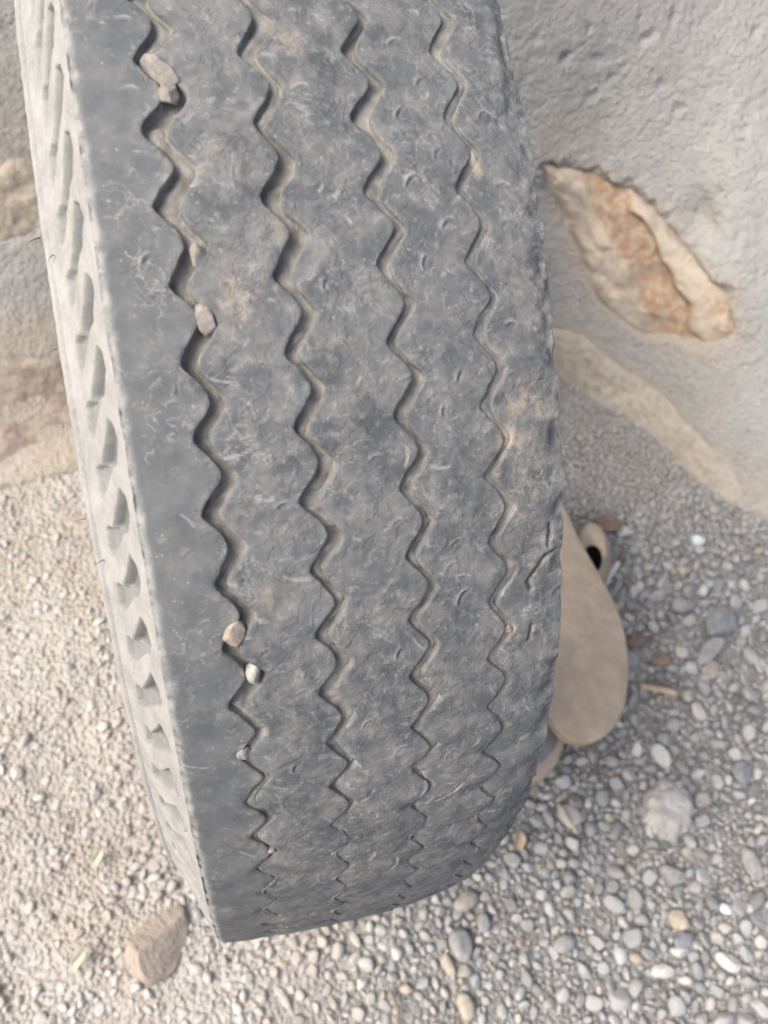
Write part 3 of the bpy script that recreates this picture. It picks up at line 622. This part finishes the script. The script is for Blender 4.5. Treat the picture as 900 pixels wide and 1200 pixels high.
for k, (s, th, d, rz, c, lab) in enumerate(WEDGE):
    me = rock_mesh('wedged_pebble', 4, tuple(v * 1.20 for v in d), 700 + k, .26, 0, .09, WM[c], cuts=9); o = link('wedged_pebble', me)
    s0 = min(GS, key=lambda g: abs(g - s)); zc = s0 + float(zig(np.array(th))); o.matrix_world = frame(zc + max(-.0018, min(.0022, s - zc)), th, (-.0008, -.0012, -.0016, -.0019)[min(k, 3)]) @ Matrix.Rotation(rz, 4, 'Z'); tag(o, lab, 'pebble', 'pebbles wedged in the tread grooves')

# ------------------------------------------------------------------ slippers
def resample(poly, n):
    poly = np.array(poly); seg = np.linalg.norm(np.roll(poly, -1, 0) - poly, axis=1); L = np.concatenate([[0], np.cumsum(seg)]); q = np.linspace(0, L[-1], n, endpoint=False)
    pp = np.vstack([poly, poly[:1]]); o = np.stack([np.interp(q, L, pp[:, 0]), np.interp(q, L, pp[:, 1])], -1)
    for _ in range(4): o = (np.roll(o, 1, 0) + o * 2 + np.roll(o, -1, 0)) / 4
    return o
def sole(name, poly, thick, zf, mat, parent, rim=True):
    o = resample(poly, 120); c = o.mean(0); nrm = np.roll(o, -1, 0) - np.roll(o, 1, 0); nrm = np.stack([nrm[:, 1], -nrm[:, 0]], -1); nrm /= np.linalg.norm(nrm, axis=1, keepdims=True)
    if ((o - c) * nrm).sum() < 0: nrm = -nrm
    rows = []
    for z, ins in ((0, .006), (.001, .002), (.004, .0003), (thick * .5 - .0012, 0), (thick * .5, .0016), (thick * .5 + .0012, 0), (thick - .004, .0003), (thick - .001, .0016), (thick, .0035)) + (((thick + .0002, .0046), (thick - .0002, .0054), (thick - .0002, .0060), (thick + .0001, .0068)) if rim else ()):
        rows.append(np.concatenate([o - nrm * ins, np.full((120, 1), z)], 1))
    last = rows[-1].copy()
    for f in (.92, .8, .65, .5, .35, .2, .08, .0):
        r = last.copy(); r[:, :2] = c + (last[:, :2] - c) * f; rows.append(r)
    bot = rows[0].copy(); bot[:, :2] = c; rows.insert(0, bot)
    V = np.stack(rows); V[..., 2] += zf(V[..., 0], V[..., 1])
    n, m = V.shape[:2]; F = grid_faces(n, m); F2 = np.stack([np.arange(n - 1) * m + m - 1, np.arange(1, n) * m + m - 1, np.arange(1, n) * m, np.arange(n - 1) * m], -1)
    return link(name, mesh_np(name, V, np.concatenate([F, F2])[:, ::-1] if False else np.concatenate([F, F2]), [mat]), parent)
A_OUT = [(.2957,-.2660),(.3143,-.2754),(.3414,-.2706),(.3677,-.2510),(.3922,-.2110),(.4068,-.1668),(.4096,-.1293),(.4063,-.0951),(.4009,-.0618),(.3951,-.0347),(.3904,-.0036),(.3866,.0181),(.3757,.0401),(.3488,.0533),(.3212,.0388),(.3026,.0050),(.2898,-.0629),(.2851,-.1173),(.2793,-.1789),(.2823,-.2386)]
B_OUT = [(.3151,-.1696),(.3156,-.1992),(.3108,-.2310),(.2974,-.2600),(.2796,-.2813),(.2584,-.2929),(.2331,-.2903),(.2147,-.2696),(.2133,-.2310),(.2285,-.1737),(.2548,-.1147),(.2837,-.0634),(.3193,-.0403),(.3385,-.0616),(.3286,-.1174)]
ra = bpy.data.objects.new('slipper', None); COL.objects.link(ra); ra.location = (.345, -.11, 0)
tag(ra, 'dusty tan foam slipper lying sole up, its round end beside the tyre tread', 'slipper')
def rel(o, root):
    bpy.context.view_layer.update(); o.matrix_parent_inverse = root.matrix_world.inverted() if False else Matrix.Translation(-Vector(root.location)); return o
rel(sole('sole', A_OUT, .020, lambda x, y: .066 + .012 * sstep(-.05, .06, y) - .007 * sstep(.34, .41, x) ** 1.5 - .010 * sstep(-.20, -.27, y) * sstep(.34, .28, x) + .0015 * noise(np.stack([x, y, 0 * x], -1), 30, 3, 2), SANDM, ra), ra)
def loop_strap(root):
    # the strap: a thick band bent into a loop, open towards the top; the shade inside is an added black shell
    cx, cy, n = .4255, -.040, 64; a = np.linspace(0, 2 * math.pi, n, endpoint=False); rot = -.35
    rows = []
    for (sx, sy, z, dx, dy) in ((.0275, .052, .000, .002, -.004), (.0270, .051, .020, .000, -.002), (.0240, .047, .040, -.003, 0), (.0200, .042, .052, -.006, .002), (.0165, .036, .058, -.008, .001), (.0135, .027, .0585, -.009, -.006), (.0112, .0205, .055, -.010, -.011), (.0110, .0200, .040, -.010, -.012), (.0110, .0200, .022, -.010, -.012)):
        wob = 1 + .05 * np.sin(2 * a + 1) + .03 * np.sin(3 * a)
        x = sx * np.cos(a) * wob; y = sy * np.sin(a) * wob
        rows.append(np.stack([cx + dx + x * math.cos(rot) - y * math.sin(rot), cy + dy + x * math.sin(rot) + y * math.cos(rot), np.full(n, z)], -1))
    V = np.stack(rows); m = n; k = len(rows); F = np.concatenate([grid_faces(k, m), np.stack([np.arange(k - 1) * m + m - 1, np.arange(1, k) * m + m - 1, np.arange(1, k) * m, np.arange(k - 1) * m], -1)])
    rel(link('strap', mesh_np('strap', V, F, [SANDM]), root), root)
    shade_rows = [rows[6] * 1., rows[7] * 1., rows[8] * 1.]
    for r_ in shade_rows: r_[:, :2] = r_[:, :2].mean(0) + (r_[:, :2] - r_[:, :2].mean(0)) * .96
    low = shade_rows[-1].copy(); low[:, :2] = low[:, :2].mean(0); shade_rows[0][:, 2] -= .0015; shade_rows.append(low)
    V = np.stack(shade_rows); k = len(shade_rows); F = np.concatenate([grid_faces(k, m), np.stack([np.arange(k - 1) * m + m - 1, np.arange(1, k) * m + m - 1, np.arange(1, k) * m, np.arange(k - 1) * m], -1)])
    o = rel(link('hole_shade', mesh_np('hole_shade', V, F, [BLACK]), root), root)
loop_strap(ra)
rb_ = bpy.data.objects.new('slipper', None); COL.objects.link(rb_); rb_.location = (.27, -.17, 0)
tag(rb_, 'second tan slipper almost hidden under the first with only its curved rim beside the tyre', 'slipper')
B_OUT = [(x + .010, y - .002) for x, y in B_OUT]
rel(sole('sole', B_OUT, .030, lambda x, y: .010 + 0 * x, SANDM, rb_, False), rb_)
ob = resample(B_OUT, 120); cb = ob.mean(0)
ins = [np.concatenate([cb + (ob - cb) * f, np.full((120, 1), z)], 1) for f, z in ((.86, .0405), (.85, .0418), (.80, .0425), (.6, .0425), (.3, .0425), (.0, .0425))]
V = np.stack(ins); m = 120; k = len(ins); F = np.concatenate([grid_faces(k, m), np.stack([np.arange(k - 1) * m + m - 1, np.arange(1, k) * m + m - 1, np.arange(1, k) * m, np.arange(k - 1) * m], -1)])
rel(link('footbed', mesh_np('footbed', V, F, [FOOT]), rb_), rb_)

# ------------------------------------------------------------------ litter
STRAW = sole_mat('split_wood', (.36, .29, .20), (.48, .41, .31)); LEAF = sole_mat('dry_leaf', (.15, .115, .09), (.24, .19, .15)); PAPER = sole_mat('cigarette_paper', (.46, .455, .44), (.58, .57, .555))
PALE_LEAF = sole_mat('pale_leaf', (.42, .41, .32), (.50, .49, .40)); DARKTWIG = sole_mat('dark_twig', (.14, .11, .08), (.26, .20, .15))
def stick(name, pts, r, mat, label, cat, flat=.6, group=None, n=10, seed=0, parent=None):
    pts = np.array(pts, float); t = np.linspace(0, 1, n); q = np.linspace(0, 1, len(pts))
    c = np.stack([np.interp(t, q, pts[:, i]) for i in range(3)], -1); d = np.gradient(c, axis=0); d /= np.linalg.norm(d, axis=1, keepdims=True)
    side = np.cross(d, [0, 0, 1]); side /= np.linalg.norm(side, axis=1, keepdims=True); up = np.cross(side, d)
    V = []; rs = np.random.default_rng(seed)
    for i in range(n):
        for j in range(8):
            a = j * math.pi / 4; rr = r * (1 + .18 * rs.normal() * .5); V.append(c[i] + side[i] * rr * math.cos(a) + up[i] * rr * flat * math.sin(a))
    F = [(i * 8 + j, i * 8 + (j + 1) % 8, i * 8 + 8 + (j + 1) % 8, i * 8 + 8 + j) for i in range(n - 1) for j in range(8)] + [tuple(range(7, -1, -1)), tuple((n - 1) * 8 + j for j in range(8))]
    o = link(name, mesh_np(name, np.array(V), F, [mat]), parent)
    if label: tag(o, label, cat, group)
    return o
def pz(x, y, h): return (x, y, gz(x, y) + h)
stick('wooden_stick', [pz(.4375, -.2074, .013), pz(.459, -.216, .014), pz(.4800, -.2250, .012)], .0042, STRAW, 'short pale broken wooden stick lying right of the slipper sole', 'stick', .7, seed=3)
stick('twig', [pz(.448, -.204, .012), pz(.466, -.208, .013), pz(.486, -.214, .011)], .0016, DARKTWIG, 'thin dark twig running along behind the pale wooden stick', 'twig', 1., seed=4)
stick('straw', [pz(.2885, -.3185, .014), pz(.293, -.336, .015), pz(.3000, -.3530, .011)], .0019, STRAW, 'thin golden straw piece lying in gravel below the slippers', 'straw', .7, seed=5)
cg = bpy.data.objects.new('cigarette_end', None); COL.objects.link(cg); cg.location = (0, 0, 0); tag(cg, 'whitish cigarette end leaning beside the slipper strap', 'cigarette end')
stick('paper', [pz(.436, -.074, .022), pz(.452, -.060, .022), pz(.466, -.048, .021)], .0042, PAPER, None, None, 1., seed=6, parent=cg)
stick('filter', [pz(.4663, -.0477, .021), pz(.474, -.041, .020), pz(.482, -.034, .019)], .0043, LEAF, None, None, 1., seed=7, parent=cg)
TW = [((.330, -.300), (.352, -.290), (.372, -.305), 'crooked dark twig just above and left of the cement lump'),
      ((.345, -.395), (.372, -.385), (.395, -.392), 'short dark twig touching the lower left side of the cement lump'),
      ((.338, -.372), (.342, -.392), (.340, -.410), 'upright thin brown twig lying between the straw and the cement lump'),
      ((.440, -.140), (.468, -.150), (.500, -.146), 'long thin brown twig left of the dark flat stone'),
      ((.060, -.452), (.064, -.470), (.058, -.492), 'reddish curled twig on pale gravel under the tyre tread')]
for k, (a, b, c_, lab) in enumerate(TW):
    stick('twig', [pz(*a, .009), pz(*b, .013), pz(*c_, .009)], .0011 if k < 4 else .0018, DARKTWIG if k < 4 else LEAF, lab, 'twig', 1., 'dry twigs scattered in the gravel', seed=20 + k)
def leaf(x, y, L, W, rz, mat, label, h=.012, curl=.4):
    n, m = 14, 7; V = []
    for i in range(n):
        u = i / (n - 1); wd = W * math.sin(math.pi * min(1, u * .93 + .04)) ** .7
        for j in range(m):
            v = j / (m - 1) * 2 - 1; V.append(((u - .5) * L, v * wd, curl * W * v * v + .12 * L * math.sin(u * 3.1) + .001 * math.sin(9 * u + 4 * v)))
    me = mesh_np('leaf', np.array(V), grid_faces(n, m), [mat]); o = link('leaf', me); s = o.modifiers.new('thickness', 'SOLIDIFY'); s.thickness = .0006
    o.location = pz(x, y, h); o.rotation_euler = (.15, -.1, rz); tag(o, label, 'leaf', 'dry leaves on the gravel')
leaf(.478, .012, .034, .013, -.5, LEAF, 'curled brown dry leaf behind the slipper strap and cigarette end')
leaf(.455, -.150, .024, .008, .4, LEAF, 'small reddish brown leaf scrap above the rusty stone chip', .010)
leaf(.540, -.395, .022, .009, .2, LEAF, 'brown leaf scrap at the right edge beside the long tapering pebble', .012)
leaf(-.206, -.265, .022, .005, 1.1, PALE_LEAF, 'narrow yellowish leaf on pale gravel above the tan rock')
leaf(-.2290, -.3550, .026, .005, .9, PALE_LEAF, 'narrow yellowish leaf at the lower left of the tan rock')
leaf(.232, -.345, .020, .007, 1.3, STRAW, 'pale straw-coloured leaf scrap poking out near the rounded tyre shoulder', .012)
